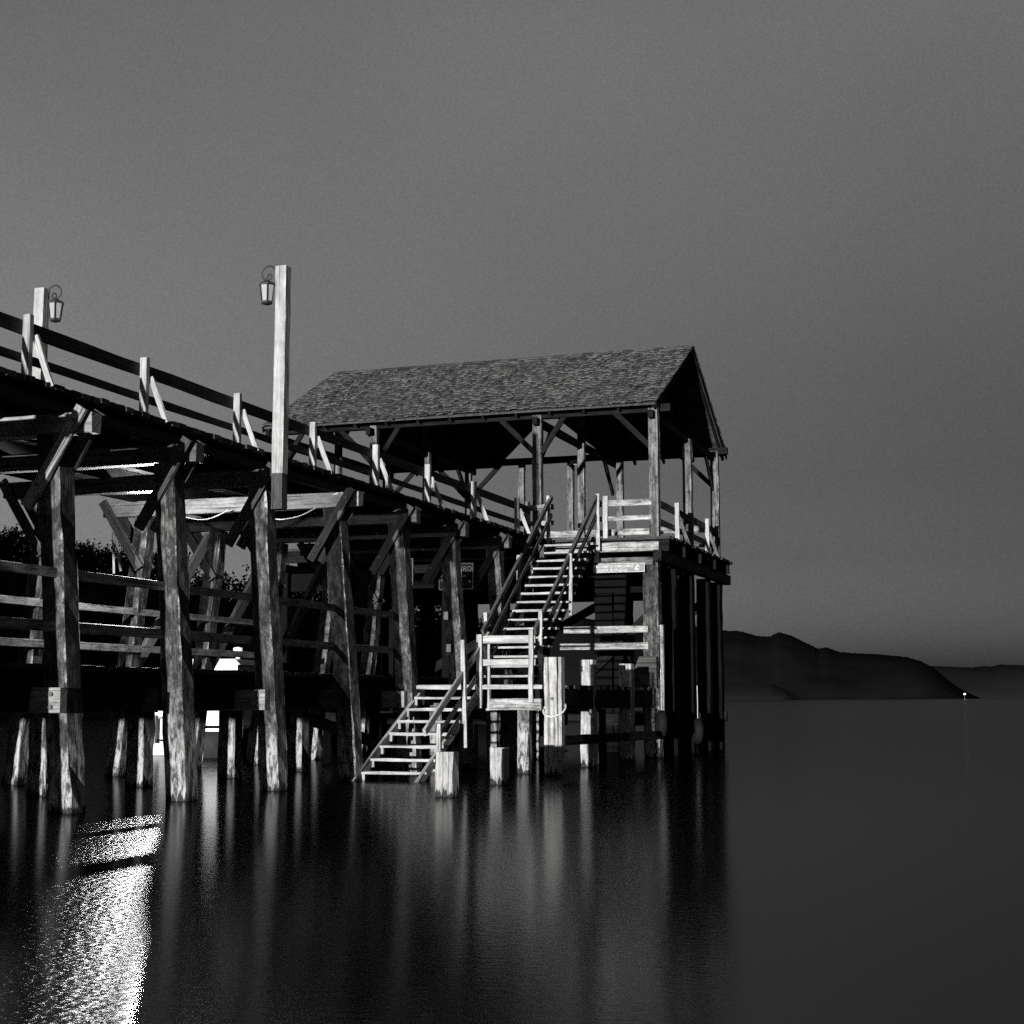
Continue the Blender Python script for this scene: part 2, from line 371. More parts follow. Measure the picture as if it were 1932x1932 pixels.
for k in range(210):
    x = rnd.uniform(-300, 1000); Yp = rnd.choice((140, 160, 185, 190, 190)) + rnd.uniform(-7, 7)
    q = PY(x, skyl(x), 190); X = q.x * (Yp / 190) ** .5; f = min(1, max(0, (Yp - 126) / 62)); base = max(0, q.z - 7) * f ** .8
    ht = rnd.uniform(5.5, 7.6) if q.z > 8 else rnd.uniform(2, 4); rad = ht * rnd.uniform(.26, .42)
    mb.tube([(X, Yp, base - .5), (X + rnd.uniform(-.3, .3), Yp, base + ht * .7)], .2, 5, .06)
    lobes = [(Vector((X + rnd.gauss(0, rad * .55), Yp + rnd.gauss(0, rad * .55), base + ht * rnd.uniform(.05, .92))), rad * rnd.uniform(.35, .65)) for _ in range(13)]
    for c, lr in lobes:
        for _ in range(44):
            d = Vector((rnd.gauss(0, 1), rnd.gauss(0, 1), rnd.gauss(0, .8))).normalized() * lr * rnd.uniform(.5, 1.1)
            o = c + d; s_ = rnd.uniform(.12, .30); a1 = Vector((rnd.gauss(0, 1), rnd.gauss(0, 1), rnd.gauss(0, 1))).normalized(); a2 = a1.orthogonal().normalized()
            bm.faces.new([bm.verts.new(o + a1 * s_ * u + a2 * s_ * v * .6) for u, v in ((-1, -.4), (0, -1), (1, .3), (.1, 1))])
solo(mb, 'woodland', 'leaf', (-30, 170, 0), kind='stuff', label='dark wooded shore rising behind the pier on the left', cat='woodland')

# ------------------------------------------------------------------ pier
S = [11.9, 14.7, 17.5, 20.2, 22.9, 26.0, 28.8, 31.6, 34.5, 37.2]
DZ, LZ = 5.62, 1.95
pier = thing('pier', 'two level timber pier on leaning piles running out to the roofed shelter', 'pier', SW(23, 14.7, 0))
NW = [0, 0, 0, -.16, -.245, -.155, -.2, -.28, -.25, -.2]        # the rows are not quite straight
def nearw(z): return 12.33 + z * .07
def farw(z): return 17.22 - z * .115
CE = [12.85, 12.85, 12.2, 12.50, 12.1, 12.36, 12.15, 12.3, 12.3, 12.4]
BASE_DS = [0, 0, .1, 0, 0, .15, 0, 0, 0, 0]
for k, s in enumerate(S):
    d = BASE_DS[k]; lean = random.uniform(-.03, .03)
    pl = part(MB().pile(SW(s + d, nearw(-1.2) + NW[k], -1.2), SW(s, nearw(5.06) + lean + NW[k], 5.05), .36, .33), 'pile', 'pile', pier)
    part(MB().pile(SW(s + .1, farw(-1.2), -1.2), SW(s, farw(5.06), 5.05), .33, .30), 'pile', 'pile', pier)
    if s < 30: part(MB().pile(SW(s + .25, 14.8, -1.2), SW(s + .25, 14.8, 1.3), .36, .34), 'pile', 'pile', pier)
    # upper cap with knee braces either side of each pile
    cp = part(MB().beam(SW(s, 12.02, 5.19), SW(s, 17.55, 5.19), .22, .28, rough=.006), 'cap_beam', 'brightcap' if k == 2 else 'stair' if k == 5 else 'cap', pier)  # fourth bent's cap in paler wood: lamp glow put into its colour
    for e in (-1, 1):
        ds = e * (.22 if e < 0 else .21)
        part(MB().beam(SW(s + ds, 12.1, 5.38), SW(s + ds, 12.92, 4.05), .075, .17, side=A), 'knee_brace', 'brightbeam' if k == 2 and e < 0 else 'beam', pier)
        part(MB().beam(SW(s + ds, 17.5, 5.34), SW(s + ds, 16.62, 4.0), .075, .17, side=A), 'knee_brace', 'beam', pier)
    for (ww, zz) in ((12.2, 5.2), (12.75, 4.35)):
        part(MB().tube([SW(s - .275, ww, zz), SW(s - .255, ww, zz)], .022, 8), 'bolt_head', 'bolt', cp)
    # lower clamp beams, bolted both sides of the piles
    for e in (-1, 1):
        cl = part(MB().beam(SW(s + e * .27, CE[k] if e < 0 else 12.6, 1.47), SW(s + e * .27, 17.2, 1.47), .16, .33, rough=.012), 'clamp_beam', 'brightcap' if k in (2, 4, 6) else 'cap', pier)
        if e < 0:
            for zz in (1.55, 1.38): part(MB().tube([SW(s - .38, CE[k] + .13, zz), SW(s - .35, CE[k] + .13, zz)], .03, 8), 'bolt_head', 'bolt', cl)
# decking: one mesh of planks for each level
def planks(s0, s1, w0, w1, z, pitch=.205, th=.07, gap=.012, jit=.03):
    mb = MB(); s = s0
    while s < s1:
        wd_ = pitch - gap - random.uniform(0, .008)
        mb.beam(SW(s + wd_ / 2, w0 + random.uniform(-jit, jit), z - th / 2 + random.uniform(-.008, .004)), SW(s + wd_ / 2, w1 + random.uniform(-jit, jit), z - th / 2), wd_, th, seg=2.5, ch=.006)
        s += pitch
    return mb
part(planks(9.5, 38.15, 12.25, 17.2, DZ), 'upper_deck', 'deck', pier)
part(planks(9.5, 37.6, 12.55, 16.75, LZ), 'lower_deck', 'deck', pier)
for w in (12.52, 13.5, 14.3, 15.5, 16.85):
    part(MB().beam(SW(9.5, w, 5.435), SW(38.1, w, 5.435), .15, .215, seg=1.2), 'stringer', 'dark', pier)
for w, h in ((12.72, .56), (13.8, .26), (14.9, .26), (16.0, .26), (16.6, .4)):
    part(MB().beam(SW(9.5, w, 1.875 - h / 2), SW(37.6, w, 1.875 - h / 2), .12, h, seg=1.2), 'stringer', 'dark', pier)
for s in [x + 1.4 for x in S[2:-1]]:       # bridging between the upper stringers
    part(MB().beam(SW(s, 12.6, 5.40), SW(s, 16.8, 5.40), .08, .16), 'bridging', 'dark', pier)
# upper railing on the near side
RS = [11.1, 13.9, 16.7, 19.5, 22.3, 25.1, 27.9, 30.65, 33.5, 36.6]
rl = part(MB().beam(SW(9.5, 12.66, 6.375), SW(37.9, 12.66, 6.375), .05, .185, seg=1.4, rough=.005), 'railing', 'rail', pier)
part(MB().beam(SW(9.5, 12.66, 5.965), SW(37.9, 12.66, 5.965), .05, .12, seg=1.4, rough=.005), 'rail', 'rail', rl)
for s in RS:
    h = random.uniform(.9, .95)
    part(MB().beam(SW(s, 12.575, 5.50), SW(s, 12.575, DZ + h), .115, .10, rough=.002), 'rail_post', 'post', rl)
    part(MB().beam(SW(s + .1, 12.53, 6.27), SW(s + .1, 12.25, 5.56), .05, .085, side=A), 'rail_brace', 'post', rl)
# guard rails of the lower deck, near and far side
for w, s1 in ((12.48, 28.9), (16.72, 31.5)):
    g = None
    for zc, h in ((3.165, .13), (2.45, .135)):
        o = part(MB().beam(SW(9.5, w, zc), SW(s1, w, zc), .045, h, seg=1.4, rough=.006), 'guard_rail' if g is None else 'rail', 'board', g or pier); g = g or o
# diagonal bracing along the far row and under the lower deck
for k in range(5, 9):
    part(MB().beam(SW(S[k] + .1, 16.95, 1.95), SW(S[k + 1] - .05, 16.85, 4.9), .09, .26, side=W), 'diagonal_brace', 'stair' if k < 7 else 'beam', pier)
part(MB().beam(PW(572, 1352, 15.0), PW(738, 1412, 15.0), .09, .26, side=W), 'diagonal_brace', 'board', pier)
part(MB().beam(PW(880, 1330, 13.0), PW(1075, 1430, 13.0), .12, .3, side=W), 'diagonal_brace', 'board', pier)

for p_, q_ in (((214, 1003), (216, 1082)), ((217, 1005), (229, 1078))): part(MB().beam(PS(*p_, 26.6), PS(*q_, 26.6), .05, .05), 'strut', 'post', pier)
for x_, y_ in ((837, 1169), (842, 1230)): part(MB().box(PS(x_, y_, 31.35), W * -.10, A * .03, Z * .17), 'marker_plate', 'signwhite', pier)

# festooned cables under the cap of the fourth bent
def cable(name, pts, r, mat, label, cat, group=None):
    P = []
    for i in range(len(pts) - 1):
        for q in range(8):
            t = q / 8; p0 = pts[max(i - 1, 0)]; p1 = pts[i]; p2 = pts[i + 1]; p3 = pts[min(i + 2, len(pts) - 1)]
            P.append(.5 * ((2 * p1) + (p2 - p0) * t + (2 * p0 - 5 * p1 + 4 * p2 - p3) * t * t + (3 * p1 - p0 - 3 * p2 + p3) * t ** 3))
    P.append(pts[-1]); mb = MB().tube(P, r, 7)
    return solo(mb, name, mat, pts[0], label, cat, group, smooth=True)
cable('cable', [PS(x, y, 25.72) for x, y in ((336, 966), (349, 975), (375, 980), (400, 977), (432, 962))], .011, 'cable', 'white cable sagging below the cap beam left of the tall lamp post', 'cable', 'cables under the pier')
cable('cable', [PS(x, y, 25.72) for x, y in ((505, 976), (530, 980), (560, 975), (578, 968), (598, 957))], .011, 'cable', 'white cable sagging below the cap beam right of the tall lamp post', 'cable', 'cables under the pier')

# the lamp under the deck (its glow lights the bracing and glitters on the water)
LP = SW(23.7, 14.877, 5.05)
t = thing('under_deck_lamp', 'lit bulkhead lamp fixed under the upper deck behind the second pile', 'lamp', LP)
part(MB().lathe(LP, [(.001, .125), (.08, .12), (.08, .06), (.0005, .058)], 12), 'housing', 'iron', t)
part(MB().tube([LP + Z * .12, LP + Z * .48], .02, 6), 'drop_pipe', 'iron', t)
mb = MB(); a0, a1, n_ = 37.6, 112, 14; c_ = LP - Z * .14                        # added unseen sheet, blocks lamp light from the water right of the second pile
def vis(a, r, z): return c_ - (A * math.cos(R(a)) + W * math.sin(R(a))) * r + Z * z
mb.ring([[vis(a0 + (a1 - a0) * i / n_, .30, -.36), vis(a0 + (a1 - a0) * i / n_, .306, -.36), vis(a0 + (a1 - a0) * i / n_, .306, .22), vis(a0 + (a1 - a0) * i / n_, .30, .22)] for i in range(n_ + 1)])
part(mb, 'light_blocker', 'iron', t)
part(MB().lathe(LP, [(.001, .055), (.05, .05), (.07, .0), (.05, -.05), (.001, -.06)], 12), 'bulb', emit('lamp_glass', .8, 12), t, smooth=True)
pl = bpy.data.lights.new('under_deck_light', 'POINT'); pl.energy = 260; pl.shadow_soft_size = .03
po = bpy.data.objects.new('under_deck_light', pl); po.location = LP - Z * .16; C.objects.link(po)
sl2 = bpy.data.lights.new('under_deck_beam', 'SPOT'); sl2.energy = 3000; sl2.spot_size = R(92); sl2.spot_blend = .25; sl2.shadow_soft_size = .045   # its reflector throws most of the light out over the water
so2 = bpy.data.objects.new('under_deck_beam', sl2); so2.location = LP - Z * .17; so2.rotation_euler = (SW(7, 6.2, -.6) - LP).to_track_quat('-Z', 'Y').to_euler(); C.objects.link(so2)

# ------------------------------------------------------------------ lamp posts
def lantern(root, c, parent):
    """six sided tapering lantern; c = middle of its top rim"""
    L = part(MB().lathe(c, [(.0005, .085), (.03, .07), (.045, .055), (.155, .0), (.155, -.025), (.13, -.03)], 6), 'lantern', 'iron', parent)
    part(MB().lathe(c, [(.128, -.028), (.092, -.30), (.0005, -.305)], 6), 'pane', 'glass', L)
    mb = MB()
    for i in range(6):
        a = 2 * math.pi * (i + .5) / 6; d = A * math.cos(a) + W * math.sin(a)
        mb.tube([c + d * .135 - Z * .02, c + d * .097 - Z * .31], .012, 5)
    part(mb, 'frame', 'iron', L)
    part(MB().lathe(c, [(.05, -.295), (.105, -.30), (.105, -.335), (.05, -.36), (.0005, -.362)], 6), 'base', 'iron', L)
def lamp_post(s, w, z0, z1, sgn, label):
    t = thing('lamp_post', label, 'lamp post', SW(s, w, z0), 'lamp posts on the pier')
    part(MB().beam(SW(s, w, max(z0, 5.22)), SW(s, w, z1), .205, .205, rough=.003, seg=.5, ch=.014), 'post', 'post', t)
    if z0 < 5.2: part(MB().beam(SW(s, w, z0), SW(s, w, 5.22), .2, .2, rough=.004, seg=.3), 'shade_dark_foot', 'beam', t)  # lower stretch in darker wood: the deck's shade put into its colour
    c = SW(s, w + sgn * .30, z1 - .27)
    lantern(t, c, t)
    pts = []
    for i in range(26):                              # scroll: rises off the post, over and curls down onto the cap
        f = i / 25; a = math.pi * (0.02 + 1.72 * f); r = .155 - .05 * f
        pts.append(c + W * sgn * (-.02 + -r * math.cos(a) * -1 * -1) + Z * (.17 + r * math.sin(a) * (1 if f < .6 else .85)))
    br = part(MB().tube([SW(s, w + sgn * .11, z1 - .16)] + pts[2:], .016, 6), 'bracket', 'iron', t, smooth=True)
    sc_ = [c + W * sgn * (-.045 + .05 * math.cos(a) * (1 - i / 40)) + Z * (.13 + .05 * math.sin(a) * (1 - i / 40)) for i, a in enumerate([k * .35 - 1.2 for k in range(14)])]
    part(MB().tube([c + Z * .06] + sc_, .016, 6), 'scroll', 'iron', br, smooth=True)
    part(MB().tube([SW(s, w + sgn * .12, z1 - .12), SW(s, w + sgn * .12, z1 - .72), SW(s, w + sgn * .16, z1 - .74)], .014, 6), 'back_bar', 'iron', br)
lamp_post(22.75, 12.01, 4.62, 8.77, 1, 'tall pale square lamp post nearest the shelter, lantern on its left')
lamp_post(22.6, 16.75, DZ, 8.77, -1, 'lamp post behind the rail at the left edge, lantern on its right')

# ------------------------------------------------------------------ shelter at the pier head
pav = thing('shelter', 'open timber shelter with a shingled gable roof at the end of the pier', 'shelter', SW(42.3, 15, 0))
EZ, RZ = 9.07, 11.5; SF, SR, SB = 37.95, 42.5, 47.15; WR, WL = 9.25, 20.6
part(planks(38.2, 46.5, 8.98, 20.7, DZ, pitch=.2, jit=.05), 'floor', 'deck', pav)
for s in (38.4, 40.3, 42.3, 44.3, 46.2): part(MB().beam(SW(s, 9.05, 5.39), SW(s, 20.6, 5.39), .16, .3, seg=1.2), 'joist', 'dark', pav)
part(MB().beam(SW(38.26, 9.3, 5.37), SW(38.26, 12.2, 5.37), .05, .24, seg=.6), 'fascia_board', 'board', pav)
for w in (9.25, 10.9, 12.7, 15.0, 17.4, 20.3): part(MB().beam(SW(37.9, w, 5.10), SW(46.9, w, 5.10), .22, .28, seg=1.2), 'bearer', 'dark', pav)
part(MB().beam(SW(38.12, 9.42, 4.98), SW(38.12, 10.9, 4.98), .06, .2), 'sign_board', 'pav', pav)
posts = [(38.5, w) for w in (9.45, 12.63, 17.4, 20.35)] + [(42.4, w) for w in (9.45, 12.58, 17.42, 20.37)] + [(46.0, w) for w in (9.4, 12.39, 14.0, 15.63, 17.45, 20.35)]
for s, w in posts:
    top = (RZ - .25) if s == 42.4 and w > 10 else 8.8 if s == 42.4 else 9.0
    thick = .25 if w in (9.45, 12.63, 9.4) else .2
    part(MB().pile(SW(s, w, DZ - .1), SW(s, w, top), thick, thick * .95, rough=.007, seg=.45), 'post', 'pav', pav)
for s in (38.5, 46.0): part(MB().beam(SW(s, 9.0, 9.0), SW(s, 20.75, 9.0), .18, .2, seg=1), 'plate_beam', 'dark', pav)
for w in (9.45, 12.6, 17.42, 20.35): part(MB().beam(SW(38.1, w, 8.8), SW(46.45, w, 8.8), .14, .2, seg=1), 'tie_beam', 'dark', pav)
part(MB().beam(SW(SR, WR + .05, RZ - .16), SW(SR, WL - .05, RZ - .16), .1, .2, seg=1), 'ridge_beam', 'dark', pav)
def brace(p, q): part(MB().beam(p, q, .09, .14), 'brace', 'dark', pav)
for w in (9.45, 12.63, 17.4, 20.35):
    if w < 20: brace(SW(38.5, w + .1, 8.0), SW(38.5, w + 1.05, 8.95))
    if w > 10: brace(SW(38.5, w - .1, 8.0), SW(38.5, w - .75, 8.95))
for w in (9.4, 17.45, 20.35):
    if w < 20: brace(SW(46, w + .1, 7.95), SW(46, w + 1.1, 8.95))
    if w > 10: brace(SW(46, w - .1, 7.95), SW(46, w - 1.1, 8.95))
for w in (9.45, 12.6, 17.42, 20.35):
    for s, e in ((38.6, 1), (45.9, -1)): brace(SW(s, w, 7.8), SW(s + e * 1.05, w, 8.8))
for w in (17.42, 20.37): 
    for e in (-1, 1): brace(SW(42.4, w + e * .1, 9.3), SW(42.4, w + e * .8, 10.6))
# roof: boarded slopes, back slope cut by a cross gable over the pier axis
slope = (RZ - EZ) / (SR - SF)
def zf(s): return RZ - abs(s - SR) * slope * (1 if s < SR else (RZ - EZ) / (SB - SR) / slope)
GW, GH = 14.95, 2.03; GA = 11.0; GS = SR + (RZ - GA) / ((RZ - EZ) / (SB - SR))
th = Vector((0, 0, -.05))
front = MB(); i = 0
s = SF + .02
while s < SR:                                         # sarking boards run along the slope's length
    e = min(s + .22, SR); front.poly([SW(s, WR + .04, zf(s) - .03), SW(s, WL - .04, zf(s) - .03), SW(e - .012, WL - .04, zf(e - .012) - .03), SW(e - .012, WR + .04, zf(e - .012) - .03)], th); s += .22
roof = part(front, 'roof', 'soffit', pav)
back = MB(); s = SR
while s < SB - .05:
    e = min(s + .22, SB)
    def cut(q): return GH * max(0, (q - GS) / (SB - GS))
    for side in (-1, 1):
        wo_ = WR + .04 if side < 0 else WL - .04
        a0 = GW + side * cut(s); a1 = GW + side * cut(e - .012)
        back.poly([SW(s, wo_, zf(s) - .03), SW(s, a0, zf(s) - .03), SW(e - .012, a1, zf(e - .012) - .03), SW(e - .012, wo_, zf(e - .012) - .03)], th)
    s += .22
part(back, 'back_slope', 'soffit', roof)
mb = MB()
for side in (-1, 1):
    mb.poly([SW(GS, GW, GA - .03), SW(SB + .1, GW, GA - .03), SW(SB + .1, GW + side * GH, EZ - .03), SW(SB, GW + side * GH, EZ - .03)], th)
part(mb, 'cross_gable', 'soffit', roof)
w = WR + .12; mb = MB()
while w < WL:
    mb.beam(SW(SF + .15, w, zf(SF + .15) - .15), SW(SR, w, RZ - .15), .07, .12, side=W, seg=2)
    if abs(w - GW) > GH + .1: mb.beam(SW(SR, w, RZ - .15), SW(SB - .02, w, zf(SB - .02) - .16), .07, .12, side=W, seg=2)
    w += .94
rf = part(mb, 'rafters', 'dark', roof)
# shingles
def shingles(s_from, s_to, wa, wb, keep=None):
    mb = MB(); n = int(abs(s_to - s_from) / .2); rng = random.Random(3)
    for r in range(n + 1):
        s0 = s_from + (s_to - s_from) * r / n; dirn = 1 if s_to > s_from else -1
        s1 = s0 + dirn * .33
        if (s1 - SR) * dirn > 0: s1 = SR
        w = wa - rng.uniform(0, .1)
        while w < wb:
            ww = rng.uniform(.08, .16); j = rng.uniform(-.035, .035) - (.07 if rng.random() < .08 else 0); lift = rng.uniform(.034, .075) + .035 * noise.noise((w * .45, s0 * .3, 1)); tl = rng.uniform(-.008, .008)
            x0, x1 = max(w, wa - .02), min(w + ww - .006, wb + .02)
            if x1 - x0 > .02 and (keep is None or keep(s0, (x0 + x1) / 2)) and rng.random() > .004:
                b0 = s0 + dirn * j; za, zb = zf(b0) + lift, zf(s1) + .012
                P = [SW(b0, x0, za + tl), SW(b0, x1, za - tl), SW(s1, x1, zb), SW(s1, x0, zb)]
                mb.ring([P, [q - Z * .028 for q in P]])
            w += ww
    return mb
part(shingles(SF - .02, SR - .1, WR, WL), 'shingles', 'shingle', roof)
part(shingles(SB + .02, SR + .1, WR, WL, lambda s, w: abs(w - GW) > GH * max(0, (s - GS) / (SB - GS))), 'shingles', 'shingle', roof)
mb = MB(); rng = random.Random(8)
for r in range(14):                                   # cross gable shingles
    for side in (-1, 1):
        f0 = 1 - r / 14; f1 = max(0, f0 - .12)
        sv = GS + (SB - GS) * f0 * .98
        q = sv
        while q < SB + .12:
            L_ = rng.uniform(.09, .16); za = GA + (EZ - GA) * f0 + rng.uniform(.02, .05); zb = GA + (EZ - GA) * f1 + .012
            P = [SW(q, GW + side * GH * f0, za), SW(q + L_, GW + side * GH * f0, za), SW(q + L_, GW + side * GH * f1, zb), SW(q, GW + side * GH * f1, zb)]
            mb.ring([P, [v - Z * .018 for v in P]]); q += L_ + .005
part(mb, 'shingles', 'shingle', roof)
mb = MB(); w = WR
while w < WL:                                          # ridge capping, uneven
    L_ = min(random.uniform(.25, .4), WL + .03 - w); z = RZ + .05 + random.uniform(-.01, .012)
    for e in (-1, 1): mb.poly([SW(SR, w, z), SW(SR, w + L_, z), SW(SR + e * .16, w + L_, z - .075), SW(SR + e * .16, w, z - .075)], Vector((0, 0, -.02)))
    w += max(L_ - .02, .05)
part(mb, 'ridge_cap', 'shingle', roof)
for w in (WR + .01, WL - .01):                         # verge boards
    part(MB().beam(SW(SF, w, zf(SF) - .1), SW(SR, w, RZ - .1), .03, .16, side=W), 'verge_board', 'dark', roof)
    part(MB().beam(SW(SR, w, RZ - .1), SW(SB, w, zf(SB) - .1), .03, .16, side=W), 'verge_board', 'dark', roof)
# shelter railings
fr = part(MB().beam(SW(38.35, 9.5, 6.53), SW(38.35, 10.95, 6.53), .05, .16), 'railing', 'board', pav)
part(MB().beam(SW(38.35, 9.5, 6.13), SW(38.35, 10.95, 6.13), .05, .12), 'rail', 'board', fr)
part(MB().beam(SW(38.3, 10.72, 5.55), SW(38.3, 10.72, 6.72), .13, .1), 'rail_post', 'post', fr)
fl = part(MB().beam(SW(38.35, 12.15, 6.50), SW(38.35, 13.2, 6.50), .05, .15), 'railing', 'board', pav)
part(MB().beam(SW(38.35, 12.15, 6.08), SW(38.35, 13.2, 6.08), .05, .12), 'rail', 'board', fl)
part(MB().beam(SW(38.0, 12.75, 5.5), SW(38.0, 12.75, 6.62), .12, .1), 'rail_post', 'post', fl)
br_ = part(MB().beam(SW(45.85, 9.5, 6.60), SW(45.85, 17.3, 6.60), .05, .2), 'railing', 'board', pav)
part(MB().beam(SW(45.85, 9.5, 6.1), SW(45.85, 17.3, 6.1), .05, .1), 'rail', 'rail', br_)
rr = part(MB().beam(SW(38.6, 9.35, 6.50), SW(45.9, 9.35, 6.50), .05, .19), 'railing', 'rail', pav)
part(MB().beam(SW(38.6, 9.35, 6.03), SW(45.9, 9.35, 6.03), .05, .16), 'rail', 'rail', rr)
for s in (40.3, 44.2):
    part(MB().beam(SW(s, 9.28, 5.5), SW(s, 9.28, 6.72), .12, .1), 'rail_post', 'post', rr)
    part(MB().beam(SW(s + .08, 9.25, 6.35), SW(s + .08, 8.98, 5.58), .05, .09, side=A), 'rail_brace', 'pav', rr)
# piles and cross braces under the shelter
PP = [(38.5, 9.55, .42), (40.3, 9.5, .40), (42.4, 9.52, .42), (44.6, 9.5, .40), (46.1, 9.5, .46), (38.7, 12.6, .36), (38.7, 15.2, .36), (38.7, 17.5, .36), (38.7, 20.2, .36), (42.4, 11.35, .5), (42.6, 11.95, .55), (42.4, 15, .38), (42.4, 17.4, .38), (42.4, 20.2, .38), (46.1, 12.4, .4), (46.1, 15, .4), (46.1, 17.4, .4), (46.1, 20.2, .4)]
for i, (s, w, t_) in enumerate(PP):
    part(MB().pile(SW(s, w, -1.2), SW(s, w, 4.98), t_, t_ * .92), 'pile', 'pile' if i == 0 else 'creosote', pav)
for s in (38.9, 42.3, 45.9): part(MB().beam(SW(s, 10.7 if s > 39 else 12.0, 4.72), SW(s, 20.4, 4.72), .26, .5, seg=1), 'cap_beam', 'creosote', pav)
for s in (42.15, 46.35):
    for a_, b_ in ((9.5, 12.3), (12.4, 17.4)):
        part(MB().beam(SW(s, a_, 4.8), SW(s, b_, 2.2), .1, .26), 'cross_brace', 'dark', pav)
for s in (38.75, 42.6, 46.3): part(MB().beam(SW(s, 9.2, .95), SW(s, 20.5, .95), .16, .3), 'clamp_beam', 'dark', pav)
for w in (9.7, 12.5): part(MB().beam(SW(38.3, w, 1.2), SW(46.4, w, 1.2), .16, .3), 'clamp_beam', 'dark', pav)
part(MB().beam(SW(38.25, 9.6, 3.25), SW(38.25, 11.85, 3.25), .05, .17), 'guard_rail', 'board', pav)
part(MB().beam(SW(38.25, 9.6, 2.82), SW(38.25, 11.95, 2.82), .05, .16), 'guard_rail', 'board', pav)
part(MB().beam(SW(38.3, 9.25, .8), SW(38.3, 9.25, 3.35), .09, .10), 'guard_post', 'board', pav)
part(MB().poly([SW(38.2, 9.35, 1.75), SW(38.2, 9.98, 1.75), SW(38.2, 9.98, 2.1), SW(38.2, 9.8, 2.55), SW(38.2, 9.35, 2.55)], A * -.14), 'fender_block', 'beam', pav)
# small lights on the shelter posts
c = SW(42.3, 17.2, 8.05)
t = thing('wall_lantern', 'small dark lantern on a shelter post behind the pier rail', 'lantern', c)
lantern(t, c, t); part(MB().tube([c + Z * .06, c + Z * .2, c + Z * .22 + A * .08], .012, 6), 'bracket', 'iron', t)
c = PS(1082, 872, 45.75)
t = thing('floodlight', 'small white floodlight tilted down on a post under the shelter roof', 'floodlight', c)
dn = (A * -.75 - Z * .5 - W * .45).normalized(); sd = dn.cross(Z).normalized(); up = sd.cross(dn)
part(MB().poly([c - sd * .13 - up * .1, c + sd * .13 - up * .1, c + sd * .13 + up * .1, c - sd * .13 + up * .1], dn * -.1), 'housing', 'iron', t)
part(MB().poly([c - sd * .11 - up * .08 + dn * .004, c + sd * .11 - up * .08 + dn * .004, c + sd * .11 + up * .08 + dn * .004, c - sd * .11 + up * .08 + dn * .004], dn * .01), 'lens', 'white', t)
part(MB().tube([c - dn * .1, c - dn * .12 + A * .1 - W * .0, c + A * .25], .015, 6), 'bracket', 'iron', t)

# ------------------------------------------------------------------ boat landing
lan = thing('boat_landing', 'low plank landing stage between the two staircases and the shelter piles', 'landing stage', SW(33, 10.8, 0))
LD = 1.76
mb = planks(28.95, 37.9, 9.5, 12.1, LD, pitch=.2, jit=.03); part(mb, 'deck', 'stair', lan)
part(MB().beam(SW(28.9, 9.4, LD - .045), SW(28.9, 12.12, LD - .045), .06, .075), 'edge_board', 'stair', lan)
for w in (9.55, 10.75, 12.0): part(MB().beam(SW(29.0, w, LD - .24), SW(37.9, w, LD - .24), .12, .32 if w > 10 else .5, seg=1), 'stringer', 'dark', lan)
part(MB().beam(SW(28.93, 9.42, 1.38), SW(28.93, 10.5, 1.38), .12, .22), 'end_beam', 'board', lan)
for s, w in ((29.6, 11.9), (29.6, 10.0), (33.0, 11.9), (36.3, 11.9)): part(MB().pile(SW(s, w, -1.2), SW(s, w, 1.4), .24, .24), 'pile', 'pile', lan)
for s in (30.8, 34.6): part(MB().pile(SW(s, 9.9, -1.2), SW(s, 9.9, 1.25), .3, .3), 'pile', 'dark', lan)
gr_ = part(MB().beam(SW(28.93, 9.55, 2.66), SW(28.93, 10.78, 2.66), .05, .15), 'guard_rail', 'stair', lan)
part(MB().beam(SW(28.93, 9.55, 2.2), SW(28.93, 10.78, 2.2), .05, .13), 'rail', 'stair', gr_)
part(MB().beam(SW(28.86, 9.62, 1.42), SW(28.86, 9.62, 2.84), .09, .09), 'rail_post', 'stair', gr_)
part(MB().beam(SW(28.86, 10.70, 1.3), SW(28.86, 10.70, 2.76), .11, .09), 'rail_post', 'stair', gr_)
part(MB().beam(SW(36.9, 9.2, .6), SW(30.0, 9.75, .62), .14, .2), 'waling', 'dark', lan)

# ------------------------------------------------------------------ staircases
up_ = thing('staircase', 'steep timber staircase climbing from the landing stage to the shelter floor', 'staircase', SW(35, 11.5, LD), 'staircases of the pier')
s0, z0, s1, z1 = 32.6, LD, 37.85, DZ; n = 17
sl_ = (z1 - z0) / (s1 - s0)
for w in (10.93, 12.08): part(MB().beam(SW(s0 - .1, w, z0 - .1), SW(s1 + .1, w, z1 - .1), .06, .27, side=W), 'stringer', 'dark', up_)
for i in range(1, n):
    s = s0 + (s1 - s0) * i / n; z = z0 + (z1 - z0) * i / n
    e = random.uniform(-.02, .05)
    part(MB().beam(SW(s + .02, 10.84 - e, z), SW(s + .02, 12.16 + e, z), .27, .05, seg=.7, rough=.006), 'tread', 'stair', up_)
for w, ww in ((10.88, 10.84), (12.13, 12.17)):
    hr = part(MB().beam(SW(32.9, w, z0 + (32.9 - s0) * sl_ + 1.0), SW(38.1, w, z0 + (38.1 - s0) * sl_ + .92), .07, .14, side=W), 'handrail', 'rail', up_)
    part(MB().beam(SW(33.0, w, z0 + (33.0 - s0) * sl_ + .52), SW(38.1, w, z0 + (38.1 - s0) * sl_ + .45), .05, .12, side=W), 'mid_rail', 'rail', hr)
    for s, top in ((33.2, 1.25), (35.55, 1.05), (38.0, 1.02)):
        zz = z0 + (s - s0) * sl_
        if s > 37.5 and w > 12: ss = 37.95
        else: ss = s
        part(MB().beam(SW(ss, ww, zz - .45), SW(ss, ww, zz + top), .085, .075), 'rail_post', 'stair', hr)
lo = thing('staircase', 'short timber staircase going down from the landing stage into the water', 'staircase', SW(27.5, 11.4, 0), 'staircases of the pier')
